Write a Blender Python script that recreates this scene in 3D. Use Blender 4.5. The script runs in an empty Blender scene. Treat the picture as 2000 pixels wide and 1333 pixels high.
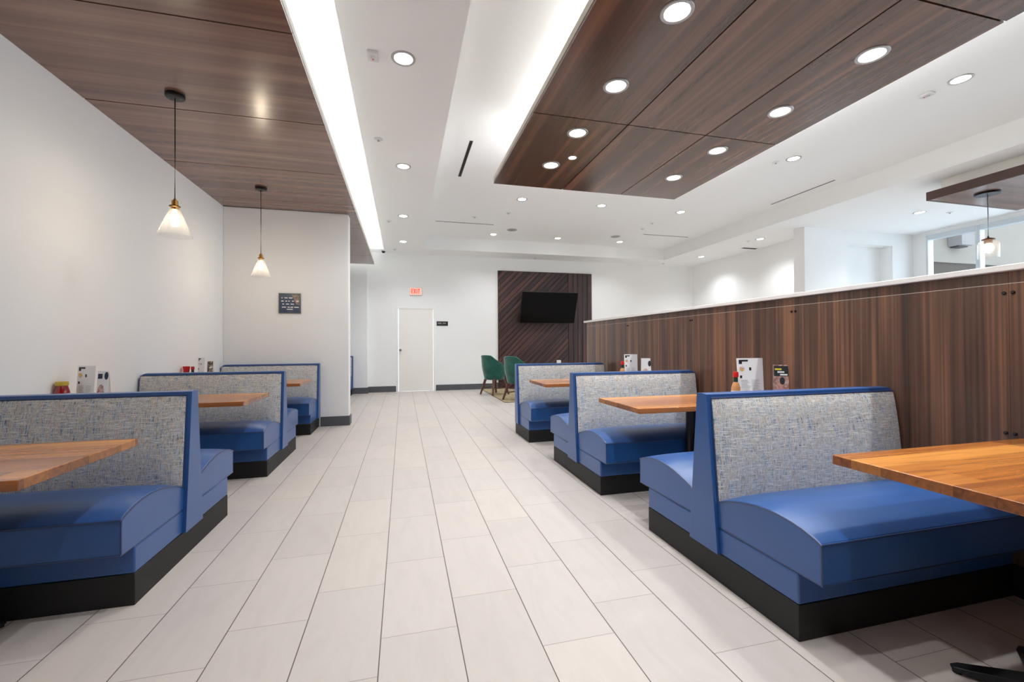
import bpy, bmesh, math, random
from mathutils import Vector, Matrix
random.seed(7)
sc = bpy.context.scene
COL = sc.collection
PI = math.pi

# ------------------------------------------------------------------ camera
F_PX, YAW, PITCH, ROLL, CAM_Z = 840.2, 0.247987, 0.00848, -0.005268, 1.2
cam_d = bpy.data.cameras.new('camera')
cam = bpy.data.objects.new('camera', cam_d)
COL.objects.link(cam)
fw = Vector((math.sin(YAW)*math.cos(PITCH), math.cos(YAW)*math.cos(PITCH), math.sin(PITCH)))
rt0 = Vector((math.cos(YAW), -math.sin(YAW), 0))
up0 = rt0.cross(fw)
rt = math.cos(ROLL)*rt0 + math.sin(ROLL)*up0
up = -math.sin(ROLL)*rt0 + math.cos(ROLL)*up0
M = Matrix((rt, up, -fw)).transposed().to_4x4()
M.translation = Vector((0, 0, CAM_Z))
cam.matrix_world = M
cam_d.sensor_fit = 'HORIZONTAL'
cam_d.sensor_width = 36.0
cam_d.lens = F_PX/2000*36.0
cam_d.clip_start = 0.05
sc.camera = cam

# ------------------------------------------------------------------ world, exposure
sc.view_settings.view_transform = 'Standard'
sc.view_settings.look = 'None'
sc.view_settings.exposure = 0.52
sc.view_settings.gamma = 1.0
sc.view_settings.use_curve_mapping = False
sc.cycles.max_bounces = 14
sc.cycles.diffuse_bounces = 10
sc.cycles.glossy_bounces = 5
sc.cycles.transparent_max_bounces = 16
world = bpy.data.worlds.new('world')
sc.world = world
world.use_nodes = True
wn = world.node_tree
wn.nodes.clear()
wo = wn.nodes.new('ShaderNodeOutputWorld')
wb = wn.nodes.new('ShaderNodeBackground')
wb.inputs[0].default_value = (0.80, 0.91, 1.0, 1)
wb.inputs[1].default_value = 2.5
wn.links.new(wb.outputs[0], wo.inputs[0])

# lamp powers (W)
P_DOWN = 66.0
P_CANOPY = 36.0
P_PENDANT = 4.0
E_DISC = 12.0
E_STRIP = 48.0
WARM = (0.955, 0.98, 1.0)

# ------------------------------------------------------------------ material helpers
def srgb(r, g, b):
    def c(v):
        v /= 255.0
        return v/12.92 if v <= 0.04045 else ((v+0.055)/1.055)**2.4
    return (c(r), c(g), c(b), 1.0)

class NT:
    def __init__(self, name):
        self.m = bpy.data.materials.new(name)
        self.m.use_nodes = True
        self.t = self.m.node_tree
        self.t.nodes.clear()
        self.out = self.n('ShaderNodeOutputMaterial')
        self.b = self.n('ShaderNodeBsdfPrincipled')
        self.l(self.b.outputs[0], self.out.inputs[0])
    def n(self, typ, **kw):
        nd = self.t.nodes.new(typ)
        for k, v in kw.items():
            setattr(nd, k, v)
        return nd
    def l(self, a, b):
        self.t.links.new(a, b)
    def math(self, op, a, b=None, c=None):
        nd = self.n('ShaderNodeMath', operation=op)
        for i, v in enumerate((a, b, c)):
            if v is None:
                continue
            if isinstance(v, (int, float)):
                nd.inputs[i].default_value = v
            else:
                self.l(v, nd.inputs[i])
        return nd.outputs[0]
    def coord(self, kind='Object', scale=(1, 1, 1), rot=(0, 0, 0), loc=(0, 0, 0)):
        tc = self.n('ShaderNodeTexCoord')
        mp = self.n('ShaderNodeMapping')
        mp.inputs['Scale'].default_value = scale
        mp.inputs['Rotation'].default_value = rot
        mp.inputs['Location'].default_value = loc
        self.l(tc.outputs[kind], mp.inputs[0])
        return mp.outputs[0]
    def noise(self, vec, scale=1, detail=3, rough=0.55, dist=0.0):
        nd = self.n('ShaderNodeTexNoise')
        nd.inputs['Scale'].default_value = scale
        nd.inputs['Detail'].default_value = detail
        nd.inputs['Roughness'].default_value = rough
        nd.inputs['Distortion'].default_value = dist
        if vec is not None:
            self.l(vec, nd.inputs['Vector'])
        return nd.outputs[0]
    def ramp(self, fac, stops):
        nd = self.n('ShaderNodeValToRGB')
        cr = nd.color_ramp
        while len(cr.elements) > 1:
            cr.elements.remove(cr.elements[-1])
        cr.elements[0].position, cr.elements[0].color = stops[0]
        for p, c in stops[1:]:
            e = cr.elements.new(p)
            e.color = c
        self.l(fac, nd.inputs[0])
        return nd.outputs[0]
    def mix(self, fac, a, b, mode='MIX'):
        nd = self.n('ShaderNodeMix', data_type='RGBA', blend_type=mode)
        for i, v in ((0, fac), (6, a), (7, b)):
            if isinstance(v, (int, float)):
                nd.inputs[i].default_value = v
            elif isinstance(v, tuple):
                nd.inputs[i].default_value = v
            else:
                self.l(v, nd.inputs[i])
        return nd.outputs[2]
    def bump(self, h, strength=0.1, dist=0.01):
        nd = self.n('ShaderNodeBump')
        nd.inputs['Strength'].default_value = strength
        nd.inputs['Distance'].default_value = dist
        self.l(h, nd.inputs['Height'])
        self.l(nd.outputs[0], self.b.inputs['Normal'])
    def set(self, **kw):
        for k, v in kw.items():
            self.b.inputs[k.replace('_', ' ')].default_value = v

def plain(name, col, rough=0.5, metal=0.0, coat=0.0, var=0.03, scale=6.0, spec=0.5, bump=0.0):
    a = NT(name)
    c = srgb(*col)
    f = a.noise(a.coord('Object'), scale, 3)
    lo = tuple(max(0, v*(1-var)) for v in c[:3])+(1,)
    hi = tuple(min(1, v*(1+var)) for v in c[:3])+(1,)
    a.l(a.ramp(f, [(0.3, lo), (0.7, hi)]), a.b.inputs['Base Color'])
    a.set(Roughness=rough, Metallic=metal)
    a.b.inputs['Coat Weight'].default_value = coat
    a.b.inputs['Specular IOR Level'].default_value = spec
    if bump:
        a.bump(a.noise(a.coord('Object'), scale*30, 4), bump, 0.002)
    return a.m

def emit(name, col, strength):
    a = NT(name)
    a.set(Roughness=0.4)
    a.b.inputs['Base Color'].default_value = tuple(0.8*v for v in col[:3])+(1,)
    a.b.inputs['Emission Color'].default_value = tuple(col[:3])+(1,)
    a.b.inputs['Emission Strength'].default_value = strength
    return a.m

def wood(name, grain, dark, mid, light, rough=0.3, coat=0.3, s=1.0, contrast=1.0, fine=0.35, fine_scale=60.0, bump=0.0, jump=37.0):
    """streaked veneer; grain = axis index the fibres run along"""
    a = NT(name)
    sc1 = [11.0*s]*3
    sc1[grain] = 0.35*s
    sc2 = [fine_scale*s]*3
    sc2[grain] = 0.5*s
    oi = a.n('ShaderNodeObjectInfo')
    off = a.math('MULTIPLY', oi.outputs['Random'], jump)
    def vec(scv):
        tc = a.n('ShaderNodeTexCoord')
        cx = a.n('ShaderNodeCombineXYZ')
        for i in range(3):
            a.l(off, cx.inputs[i])
        ad = a.n('ShaderNodeVectorMath', operation='ADD')
        a.l(tc.outputs['Object'], ad.inputs[0])
        a.l(cx.outputs[0], ad.inputs[1])
        mp = a.n('ShaderNodeMapping')
        mp.inputs['Scale'].default_value = scv
        a.l(ad.outputs[0], mp.inputs[0])
        return mp.outputs[0]
    n1 = a.noise(vec(sc1), 1.0, 2.5, 0.5, 0.1)
    n2 = a.noise(vec(sc2), 1.0, 1.5, 0.5, 0.0)
    f = a.math('ADD', a.math('MULTIPLY', n1, 1-fine), a.math('MULTIPLY', n2, fine))
    w = 0.17/contrast
    col = a.ramp(f, [(0.5-w, srgb(*dark)), (0.5, srgb(*mid)), (0.5+w, srgb(*light))])
    a.l(col, a.b.inputs['Base Color'])
    a.set(Roughness=rough)
    a.b.inputs['Coat Weight'].default_value = coat
    a.b.inputs['Coat Roughness'].default_value = 0.2
    if bump:
        a.bump(n2, bump, 0.001)
    return a.m

def block_wood(name, rough=0.25):
    """butcher-block walnut: staves along x, each its own tone"""
    a = NT(name)
    tc = a.n('ShaderNodeTexCoord')
    sp = a.n('ShaderNodeSeparateXYZ')
    a.l(tc.outputs['Object'], sp.inputs[0])
    x, y, z = sp.outputs
    row = a.math('FLOOR', a.math('DIVIDE', y, 0.105))
    wn1 = a.n('ShaderNodeTexWhiteNoise', noise_dimensions='1D')
    a.l(row, wn1.inputs['W'])
    xs = a.math('ADD', x, a.math('MULTIPLY', wn1.outputs[0], 3.0))
    seg = a.math('FLOOR', a.math('DIVIDE', xs, 1.9))
    cb = a.n('ShaderNodeCombineXYZ')
    a.l(row, cb.inputs[0]); a.l(seg, cb.inputs[1])
    wn2 = a.n('ShaderNodeTexWhiteNoise', noise_dimensions='3D')
    a.l(cb.outputs[0], wn2.inputs['Vector'])
    base = a.ramp(wn2.outputs[0], [(0.0, srgb(140, 80, 34)), (0.45, srgb(184, 112, 48)), (1.0, srgb(222, 150, 72))])
    cb2 = a.n('ShaderNodeCombineXYZ')
    a.l(a.math('MULTIPLY', x, 1.5), cb2.inputs[0])
    a.l(a.math('MULTIPLY', y, 30.0), cb2.inputs[1])
    a.l(a.math('ADD', a.math('MULTIPLY', z, 30.0), a.math('MULTIPLY', wn2.outputs[0], 40.0)), cb2.inputs[2])
    gr = a.noise(cb2.outputs[0], 1.0, 4, 0.6, 0.9)
    grc = a.ramp(gr, [(0.30, (0.50, 0.40, 0.34, 1)), (0.48, (0.92, 0.9, 0.88, 1)), (0.7, (1.25, 1.2, 1.12, 1))])
    c = a.mix(0.85, base, grc, 'MULTIPLY')
    nm = a.n('ShaderNodeSeparateXYZ')
    a.l(tc.outputs['Normal'], nm.inputs[0])
    endg = a.math('GREATER_THAN', a.math('ABSOLUTE', nm.outputs[0]), 0.8)   # end grain is darker
    c = a.mix(endg, c, a.mix(1.0, c, (0.55, 0.50, 0.46, 1), 'MULTIPLY'))
    a.l(c, a.b.inputs['Base Color'])
    a.set(Roughness=rough)
    a.b.inputs['Coat Weight'].default_value = 0.4
    a.b.inputs['Coat Roughness'].default_value = 0.15
    return a.m

def tile_floor():
    a = NT('stone_tile')
    tc = a.n('ShaderNodeTexCoord')
    sp = a.n('ShaderNodeSeparateXYZ')
    a.l(tc.outputs['Object'], sp.inputs[0])
    x, y = sp.outputs[0], sp.outputs[1]
    PX, PY = 0.3135, 0.6235
    u = a.math('DIVIDE', a.math('ADD', x, 0.092), PX)
    k = a.math('FLOOR', u)
    fu = a.math('FRACT', u)
    v = a.math('DIVIDE', a.math('SUBTRACT', a.math('SUBTRACT', y, 1.848), a.math('MULTIPLY', k, PY/3)), PY)
    j = a.math('FLOOR', v)
    fv = a.math('FRACT', v)
    du = a.math('MULTIPLY', a.math('SUBTRACT', 0.5, a.math('ABSOLUTE', a.math('SUBTRACT', fu, 0.5))), PX)
    dv = a.math('MULTIPLY', a.math('SUBTRACT', 0.5, a.math('ABSOLUTE', a.math('SUBTRACT', fv, 0.5))), PY)
    gu = a.math('LESS_THAN', du, 0.0022)
    gv = a.math('LESS_THAN', dv, 0.0015)
    grout = a.math('MAXIMUM', gu, gv)
    cb = a.n('ShaderNodeCombineXYZ')
    a.l(k, cb.inputs[0]); a.l(j, cb.inputs[1])
    wn_ = a.n('ShaderNodeTexWhiteNoise', noise_dimensions='3D')
    a.l(cb.outputs[0], wn_.inputs['Vector'])
    base = a.ramp(wn_.outputs[0], [(0.0, srgb(195, 187, 181)), (0.5, srgb(199, 191, 186)), (1.0, srgb(202, 193, 185))])
    # soft veining that differs tile to tile
    vadd = a.n('ShaderNodeVectorMath', operation='ADD')
    a.l(tc.outputs['Object'], vadd.inputs[0])
    vs = a.n('ShaderNodeVectorMath', operation='SCALE')
    a.l(wn_.outputs[1], vs.inputs[0]); vs.inputs['Scale'].default_value = 12.0
    a.l(vs.outputs[0], vadd.inputs[1])
    mp = a.n('ShaderNodeMapping')
    mp.inputs['Rotation'].default_value = (0, 0, 0.5)
    mp.inputs['Scale'].default_value = (9, 2.2, 1)
    a.l(vadd.outputs[0], mp.inputs[0])
    ve = a.noise(mp.outputs[0], 1.0, 5, 0.6, 1.2)
    vec_ = a.ramp(ve, [(0.3, (0.93, 0.92, 0.91, 1)), (0.55, (1, 1, 1, 1)), (0.75, (1.03, 1.01, 0.98, 1))])
    c = a.mix(0.7, base, vec_, 'MULTIPLY')
    gcol = a.mix(gu, srgb(150, 140, 132), srgb(92, 82, 76))
    a.l(a.mix(grout, c, gcol), a.b.inputs['Base Color'])
    a.set(Roughness=0.42)
    a.b.inputs['Specular IOR Level'].default_value = 0.4
    a.bump(a.math('SUBTRACT', 1.0, grout), 0.25, 0.002)
    return a.m

def tweed():
    """woven upholstery: pale weft over blue, brown and charcoal warp"""
    a = NT('tweed_fabric')
    v1 = a.coord('Object', (210, 30, 16))
    h1 = a.coord('Object', (18, 30, 230))
    n1 = a.noise(v1, 1.0, 2, 0.7)
    n2 = a.noise(h1, 1.0, 2, 0.7)
    big = a.noise(a.coord('Object', (30, 8, 12)), 1.0, 3, 0.6)
    pal1 = a.ramp(n1, [(0.34, srgb(76, 76, 80)), (0.43, srgb(168, 168, 166)), (0.52, srgb(232, 230, 224)), (0.60, srgb(162, 140, 108)), (0.68, srgb(240, 238, 232))])
    pal2 = a.ramp(n2, [(0.34, srgb(46, 74, 116)), (0.44, srgb(108, 136, 170)), (0.54, srgb(190, 200, 208)), (0.66, srgb(242, 236, 226))])
    sel = a.math('GREATER_THAN', a.math('ADD', n1, a.math('MULTIPLY', big, 0.5)), a.math('ADD', n2, 0.22))
    a.l(a.mix(a.mix(0.75, (0.5, 0.5, 0.5, 1), sel), pal2, pal1), a.b.inputs['Base Color'])
    a.set(Roughness=0.85)
    a.b.inputs['Sheen Weight'].default_value = 0.2
    a.b.inputs['Specular IOR Level'].default_value = 0.25
    a.bump(a.math('ADD', n1, n2), 0.35, 0.002)
    return a.m

def vinyl(name, col, rough=0.38):
    a = NT(name)
    n = a.noise(a.coord('Object'), 3.0, 3)
    c = srgb(*col)
    a.l(a.ramp(n, [(0.3, tuple(v*0.94 for v in c[:3])+(1,)), (0.7, tuple(v*1.05 for v in c[:3])+(1,))]), a.b.inputs['Base Color'])
    a.set(Roughness=rough)
    a.b.inputs['Coat Weight'].default_value = 0.5
    a.b.inputs['Coat Roughness'].default_value = 0.33
    vo = a.n('ShaderNodeTexVoronoi')
    vo.inputs['Scale'].default_value = 420
    a.l(a.coord('Object'), vo.inputs['Vector'])
    wr = a.noise(a.coord('Object', (3, 9, 3)), 1.5, 4)
    a.bump(a.math('ADD', a.math('MULTIPLY', vo.outputs[0], 0.3), a.math('MULTIPLY', wr, 2.0)), 0.10, 0.004)
    return a.m

def stucco(name, col):
    a = NT(name)
    n = a.noise(a.coord('Object'), 1.2, 4)
    c = srgb(*col)
    a.l(a.ramp(n, [(0.3, tuple(v*0.9 for v in c[:3])+(1,)), (0.7, c)]), a.b.inputs['Base Color'])
    a.set(Roughness=0.9)
    a.bump(a.noise(a.coord('Object'), 90, 3), 0.4, 0.01)
    return a.m

def glass(name, tint=(1, 1, 1, 1), base=0.04, edge=0.5, haze=0.0, rough=0.02):
    """thin glass: mostly transparent, reflection growing towards grazing view"""
    a = NT(name)
    a.t.nodes.remove(a.b)
    tr = a.n('ShaderNodeBsdfTransparent'); tr.inputs[0].default_value = tint
    gl = a.n('ShaderNodeBsdfGlossy'); gl.inputs['Roughness'].default_value = rough
    lw = a.n('ShaderNodeLayerWeight'); lw.inputs[0].default_value = 0.5
    f = a.math('ADD', a.math('MULTIPLY', a.math('POWER', lw.outputs['Facing'], 3.0), edge), base)
    mx = a.n('ShaderNodeMixShader')
    a.l(f, mx.inputs[0]); a.l(tr.outputs[0], mx.inputs[1]); a.l(gl.outputs[0], mx.inputs[2])
    last = mx.outputs[0]
    if haze:
        df = a.n('ShaderNodeBsdfTranslucent'); df.inputs[0].default_value = (0.95, 0.93, 0.9, 1)
        m2 = a.n('ShaderNodeMixShader'); m2.inputs[0].default_value = haze
        a.l(last, m2.inputs[1]); a.l(df.outputs[0], m2.inputs[2])
        last = m2.outputs[0]
    a.l(last, a.out.inputs[0])
    return a.m

def velvet(name, col):
    a = NT(name)
    n = a.noise(a.coord('Object'), 9.0, 4)
    c = srgb(*col)
    a.l(a.ramp(n, [(0.3, tuple(v*0.7 for v in c[:3])+(1,)), (0.7, tuple(v*1.25 for v in c[:3])+(1,))]), a.b.inputs['Base Color'])
    a.set(Roughness=0.8)
    a.b.inputs['Sheen Weight'].default_value = 0.6
    a.b.inputs['Sheen Roughness'].default_value = 0.4
    return a.m

def rug_mat():
    a = NT('rug_weave')
    n = a.noise(a.coord('Object', (5, 5, 5)), 1.0, 2, 0.5, 1.5)
    a.l(a.ramp(n, [(0.40, srgb(176, 158, 122)), (0.47, srgb(110, 96, 70)), (0.53, srgb(186, 170, 136)), (0.62, srgb(150, 132, 96))]), a.b.inputs['Base Color'])
    a.set(Roughness=0.95)
    a.bump(a.noise(a.coord('Object'), 300, 2), 0.4, 0.003)
    return a.m

def photo_mat(name, stops, scale=30, dist=2.0):
    a = NT(name)
    n = a.noise(a.coord('Object'), scale, 3, 0.5, dist)
    a.l(a.ramp(n, [(p, srgb(*c)) for p, c in stops]), a.b.inputs['Base Color'])
    a.set(Roughness=0.35)
    return a.m

MT = {}
MT['wall'] = plain('white_paint', (244, 245, 245), 0.7, var=0.006, scale=1.5, spec=0.2, bump=0.02)
MT['ceil'] = plain('ceiling_paint', (244, 245, 245), 0.8, var=0.005, scale=1.2, spec=0.15)
MT['ceil_tray'] = MT['ceil']
MT['door'] = plain('door_paint', (246, 243, 239), 0.45, var=0.004, scale=1.0)
MT['floor'] = tile_floor()
MT['base'] = plain('rubber_baseboard', (86, 88, 94), 0.5, var=0.05)
MT['kick'] = plain('black_laminate', (10, 10, 11), 0.55, var=0.08)
MT['vinyl'] = vinyl('blue_vinyl', (32, 82, 146))
MT['piping'] = vinyl('navy_piping', (30, 58, 104), 0.35)
MT['tweed'] = tweed()
MT['table'] = block_wood('walnut_block')
MT['canopy_l'] = wood('walnut_veneer_crosswise', 0, (92, 63, 53), (116, 83, 70), (142, 107, 89), 0.24, 0.4, 0.8, 0.9, 0.2, 40.0)
MT['canopy_r'] = wood('walnut_veneer_lengthwise', 1, (60, 38, 30), (90, 60, 47), (124, 84, 65), 0.24, 0.35, 0.8, 0.95, 0.2, 40.0)
MT['partition'] = wood('walnut_laminate_upright', 2, (58, 38, 28), (90, 62, 47), (134, 92, 66), 0.33, 0.25, 1.1, 1.25, 0.35, 60.0, 0.0, 0.0)
MT['feature'] = wood('espresso_boards', 2, (38, 22, 24), (58, 36, 36), (90, 58, 52), 0.4, 0.1, 1.0, 1.5)
MT['edge_brown'] = plain('dark_edge_band', (72, 48, 40), 0.4, var=0.08)
MT['tray_side'] = plain('putty_metal', (200, 192, 180), 0.5, var=0.02)
MT['box_white'] = plain('bulkhead_paint', (236, 234, 228), 0.7, var=0.004)
MT['shadow_gap'] = plain('reveal_black', (28, 20, 18), 0.7)
MT['cap'] = plain('white_quartz', (236, 234, 230), 0.25, var=0.015, scale=20)
MT['black'] = plain('black_metal', (24, 23, 25), 0.35, metal=0.3, var=0.05)
MT['bolt'] = plain('dark_chrome', (70, 70, 74), 0.25, metal=0.9)
MT['chrome'] = plain('brushed_nickel', (160, 160, 160), 0.3, metal=0.9)
MT['alu'] = plain('white_aluminium', (210, 218, 224), 0.35, metal=0.2, var=0.02)
MT['trim'] = plain('white_metal_trim', (222, 222, 222), 0.35, var=0.01)
MT['ring'] = plain('satin_ring', (176, 174, 174), 0.3, metal=0.4, var=0.01)
MT['brass'] = plain('aged_brass', (176, 126, 62), 0.3, metal=0.85, var=0.1)
MT['bronze'] = plain('bronze_cap', (96, 62, 44), 0.4, metal=0.6, var=0.1)
MT['glass'] = glass('clear_glass')
MT['shade_glass'] = glass('shade_glass', (0.99, 0.985, 0.98, 1), 0.03, 0.45, 0.02)
MT['pane'] = glass('window_glass', (0.95, 0.98, 1.0, 1), 0.03, 0.4)
MT['disc'] = emit('lamp_diffuser', (1.0, 0.97, 0.93), E_DISC)
MT['strip'] = emit('led_tape', (0.95, 0.975, 1.0), E_STRIP)
MT['strip_bright'] = emit('led_tape_bright', (0.95, 0.975, 1.0), 70.0)
MT['cove'] = emit('led_wash_glow', (1.0, 1.0, 0.97), 1.6)  # emission stands in for LED light washing the bulkhead
MT['bulb'] = emit('lamp_filament_glow', (1.0, 0.82, 0.58), 22.0)
MT['tv'] = plain('screen_black', (5, 5, 6), 0.16, var=0.0, spec=0.12)
MT['tv_body'] = plain('tv_housing', (18, 18, 19), 0.5)
MT['green'] = velvet('green_velvet', (16, 84, 72))
MT['green_pipe'] = velvet('green_velvet_edge', (40, 116, 104))
MT['leg_wood'] = plain('dark_walnut_leg', (92, 60, 46), 0.4, var=0.15)
MT['rug'] = rug_mat()
MT['rug_edge'] = plain('rug_binding', (120, 108, 84), 0.9)
MT['stucco'] = stucco('beige_stucco', (136, 127, 118))
MT['stucco_brown'] = stucco('brown_stucco', (74, 64, 56))
MT['red'] = plain('red_plastic', (196, 24, 22), 0.3)
MT['ketchup'] = plain('tomato_sauce', (150, 14, 12), 0.15, coat=0.8)
MT['yellow'] = plain('yellow_lid', (206, 176, 60), 0.35)
MT['green_label'] = plain('green_band', (26, 60, 44), 0.4)
MT['amber'] = plain('amber_sauce', (196, 140, 92), 0.15, coat=0.8)
MT['label_w'] = plain('white_label', (226, 226, 224), 0.5)
MT['paper'] = plain('menu_card', (250, 249, 248), 0.35, var=0.005)
MT['ink'] = plain('ink_black', (38, 42, 46), 0.5)
MT['ink_grey'] = plain('ink_grey', (176, 178, 182), 0.5)
MT['ink_blue'] = plain('ink_navy', (38, 52, 84), 0.5)
MT['ink_yellow'] = plain('ink_yellow', (232, 214, 60), 0.5)
MT['poster'] = photo_mat('poster_navy', [(0.3, (34, 52, 84)), (0.5, (48, 66, 96)), (0.7, (84, 88, 104))], 4)
MT['poster_photo'] = photo_mat('poster_photo', [(0.3, (70, 66, 70)), (0.5, (128, 112, 108)), (0.7, (170, 146, 136))], 16)
MT['frame_grey'] = plain('pewter_frame', (96, 104, 106), 0.35, metal=0.5)
MT['food'] = photo_mat('food_photo', [(0.35, (184, 36, 34)), (0.5, (226, 208, 204)), (0.6, (150, 60, 50)), (0.7, (240, 238, 240))], 22)
MT['food2'] = photo_mat('dessert_photo', [(0.35, (244, 190, 60)), (0.48, (238, 226, 214)), (0.58, (214, 120, 110)), (0.7, (246, 244, 242))], 22)
MT['brownphoto'] = photo_mat('coffee_photo', [(0.35, (70, 58, 56)), (0.5, (120, 100, 92)), (0.65, (226, 214, 180))], 24)
MT['roomphoto'] = photo_mat('cafe_photo', [(0.35, (150, 104, 92)), (0.5, (186, 150, 136)), (0.65, (206, 186, 178))], 14)
MT['skin'] = plain('printed_skin', (206, 150, 128), 0.5)
MT['shirt'] = plain('printed_pink', (196, 128, 140), 0.5)
MT['exit_face'] = emit('exit_glow', srgb(255, 190, 170), 0.35)
MT['exit_red'] = emit('exit_letters', srgb(220, 30, 16), 0.5)
MT['speaker'] = plain('grille_grey', (164, 162, 160), 0.7)
MT['slot'] = plain('slot_black', (22, 22, 22), 0.8)
MT['plaque'] = plain('plaque_black', (40, 38, 38), 0.4)
MT['unit'] = plain('exterior_unit', (128, 122, 120), 0.6)

# ------------------------------------------------------------------ mesh helpers
class MB:
    def __init__(self):
        self.bm = bmesh.new()
        self.smooth = False
    def face(self, pts):
        vs = [self.bm.verts.new(p) for p in pts]
        try:
            return self.bm.faces.new(vs)
        except ValueError:
            return None
    def box(self, x0, x1, y0, y1, z0, z1):
        x0, x1 = min(x0, x1), max(x0, x1)
        y0, y1 = min(y0, y1), max(y0, y1)
        z0, z1 = min(z0, z1), max(z0, z1)
        v = [self.bm.verts.new(p) for p in [(x0, y0, z0), (x1, y0, z0), (x1, y1, z0), (x0, y1, z0), (x0, y0, z1), (x1, y0, z1), (x1, y1, z1), (x0, y1, z1)]]
        for f in [(0, 3, 2, 1), (4, 5, 6, 7), (0, 1, 5, 4), (1, 2, 6, 5), (2, 3, 7, 6), (3, 0, 4, 7)]:
            self.bm.faces.new([v[i] for i in f])
        return self
    def cyl(self, c, r, h, n=32, axis=2, r2=None, off=0.0):
        """solid from c along +axis by h"""
        r2 = r if r2 is None else r2
        def P(rad, t, a):
            u, w = rad*math.cos(a), rad*math.sin(a)
            p = [0, 0, 0]
            p[axis] = t
            p[(axis+1) % 3] = u
            p[(axis+2) % 3] = w
            return (c[0]+p[0], c[1]+p[1], c[2]+p[2])
        A = [self.bm.verts.new(P(r, 0, 2*PI*i/n+off)) for i in range(n)]
        B = [self.bm.verts.new(P(r2, h, 2*PI*i/n+off)) for i in range(n)]
        for i in range(n):
            self.bm.faces.new([A[i], A[(i+1) % n], B[(i+1) % n], B[i]])
        self.bm.faces.new(A[::-1])
        self.bm.faces.new(B)
        return self
    def lathe(self, c, prof, n=40, closed=False):
        """prof: list of (r, z); revolve about z"""
        rings = []
        for r, z in prof:
            rings.append([self.bm.verts.new((c[0]+r*math.cos(2*PI*i/n), c[1]+r*math.sin(2*PI*i/n), c[2]+z)) for i in range(n)])
        for a, b in zip(rings[:-1], rings[1:]):
            for i in range(n):
                self.bm.faces.new([a[i], a[(i+1) % n], b[(i+1) % n], b[i]])
        if closed:
            a, b = rings[-1], rings[0]
            for i in range(n):
                self.bm.faces.new([a[i], a[(i+1) % n], b[(i+1) % n], b[i]])
        else:
            if prof[0][0] > 1e-5: self.bm.faces.new(rings[0][::-1])
            if prof[-1][0] > 1e-5: self.bm.faces.new(rings[-1])
        return self
    def tube(self, pts, r, n=8, r2=None):
        pts = [Vector(p) for p in pts]
        rings = []
        for i, p in enumerate(pts):
            d = (pts[min(i+1, len(pts)-1)]-pts[max(i-1, 0)]).normalized()
            a = d.cross(Vector((0, 0, 1)))
            if a.length < 1e-3:
                a = d.cross(Vector((1, 0, 0)))
            a.normalize()
            b = d.cross(a)
            rr = r if r2 is None else r+(r2-r)*i/(len(pts)-1)
            rings.append([self.bm.verts.new(p+a*rr*math.cos(2*PI*k/n)+b*rr*math.sin(2*PI*k/n)) for k in range(n)])
        for a, b in zip(rings[:-1], rings[1:]):
            for k in range(n):
                self.bm.faces.new([a[k], a[(k+1) % n], b[(k+1) % n], b[k]])
        self.bm.faces.new(rings[0][::-1])
        self.bm.faces.new(rings[-1])
        return self
    def prism(self, poly, axis, a0, a1):
        """poly of 2-D points in the plane of the other two axes (cyclic order), extruded a0..a1"""
        def P(q, t):
            p = [0, 0, 0]
            p[axis] = t
            p[(axis+1) % 3] = q[0]
            p[(axis+2) % 3] = q[1]
            return p
        A = [self.bm.verts.new(P(q, a0)) for q in poly]
        B = [self.bm.verts.new(P(q, a1)) for q in poly]
        n = len(poly)
        for i in range(n):
            self.bm.faces.new([A[i], A[(i+1) % n], B[(i+1) % n], B[i]])
        self.bm.faces.new(A[::-1])
        self.bm.faces.new(B)
        return self
    def loft(self, rings, cap=True, close=True):
        R = [[self.bm.verts.new(p) for p in r] for r in rings]
        n = len(R[0])
        for a, b in zip(R[:-1], R[1:]):
            for i in range(n if close else n-1):
                self.bm.faces.new([a[i], a[(i+1) % n], b[(i+1) % n], b[i]])
        if cap:
            self.bm.faces.new(R[0][::-1])
            self.bm.faces.new(R[-1])
        return self
    def build(self, name, mat, parent=None, loc=None, bevel=0, seg=2, smooth=False, angle=40, rot=None, sub=0):
        bmesh.ops.recalc_face_normals(self.bm, faces=self.bm.faces[:])
        me = bpy.data.meshes.new(name)
        self.bm.to_mesh(me)
        self.bm.free()
        o = bpy.data.objects.new(name, me)
        COL.objects.link(o)
        for mt in (mat if isinstance(mat, (list, tuple)) else [mat]):
            me.materials.append(MT[mt] if isinstance(mt, str) else mt)
        if parent is not None:
            o.parent = parent
        if loc is not None:
            o.location = loc
        if rot is not None:
            o.rotation_euler = rot
        if bevel:
            bv = o.modifiers.new('bevel', 'BEVEL')
            bv.width = bevel; bv.segments = seg
            bv.limit_method = 'ANGLE'; bv.angle_limit = math.radians(35)
            bv.harden_normals = False
        if sub:
            sm = o.modifiers.new('subdivision', 'SUBSURF')
            sm.levels = sub; sm.render_levels = sub
        if smooth or bevel or sub:
            me.shade_smooth()
            if not sub:
                me.set_sharp_from_angle(angle=math.radians(angle))
        return o

def tag(o, label=None, cat=None, group=None, kind=None):
    if label: o['label'] = label
    if cat: o['category'] = cat
    if group: o['group'] = group
    if kind: o['kind'] = kind
    return o

def thing(name, label, cat, loc=(0, 0, 0), rz=0.0, group=None):
    o = bpy.data.objects.new(name, None)
    o.empty_display_size = 0.1
    COL.objects.link(o)
    o.location = loc
    o.rotation_euler = (0, 0, rz)
    return tag(o, label, cat, group)

def children(o):
    return [c for c in bpy.data.objects if c.parent == o]

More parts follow.
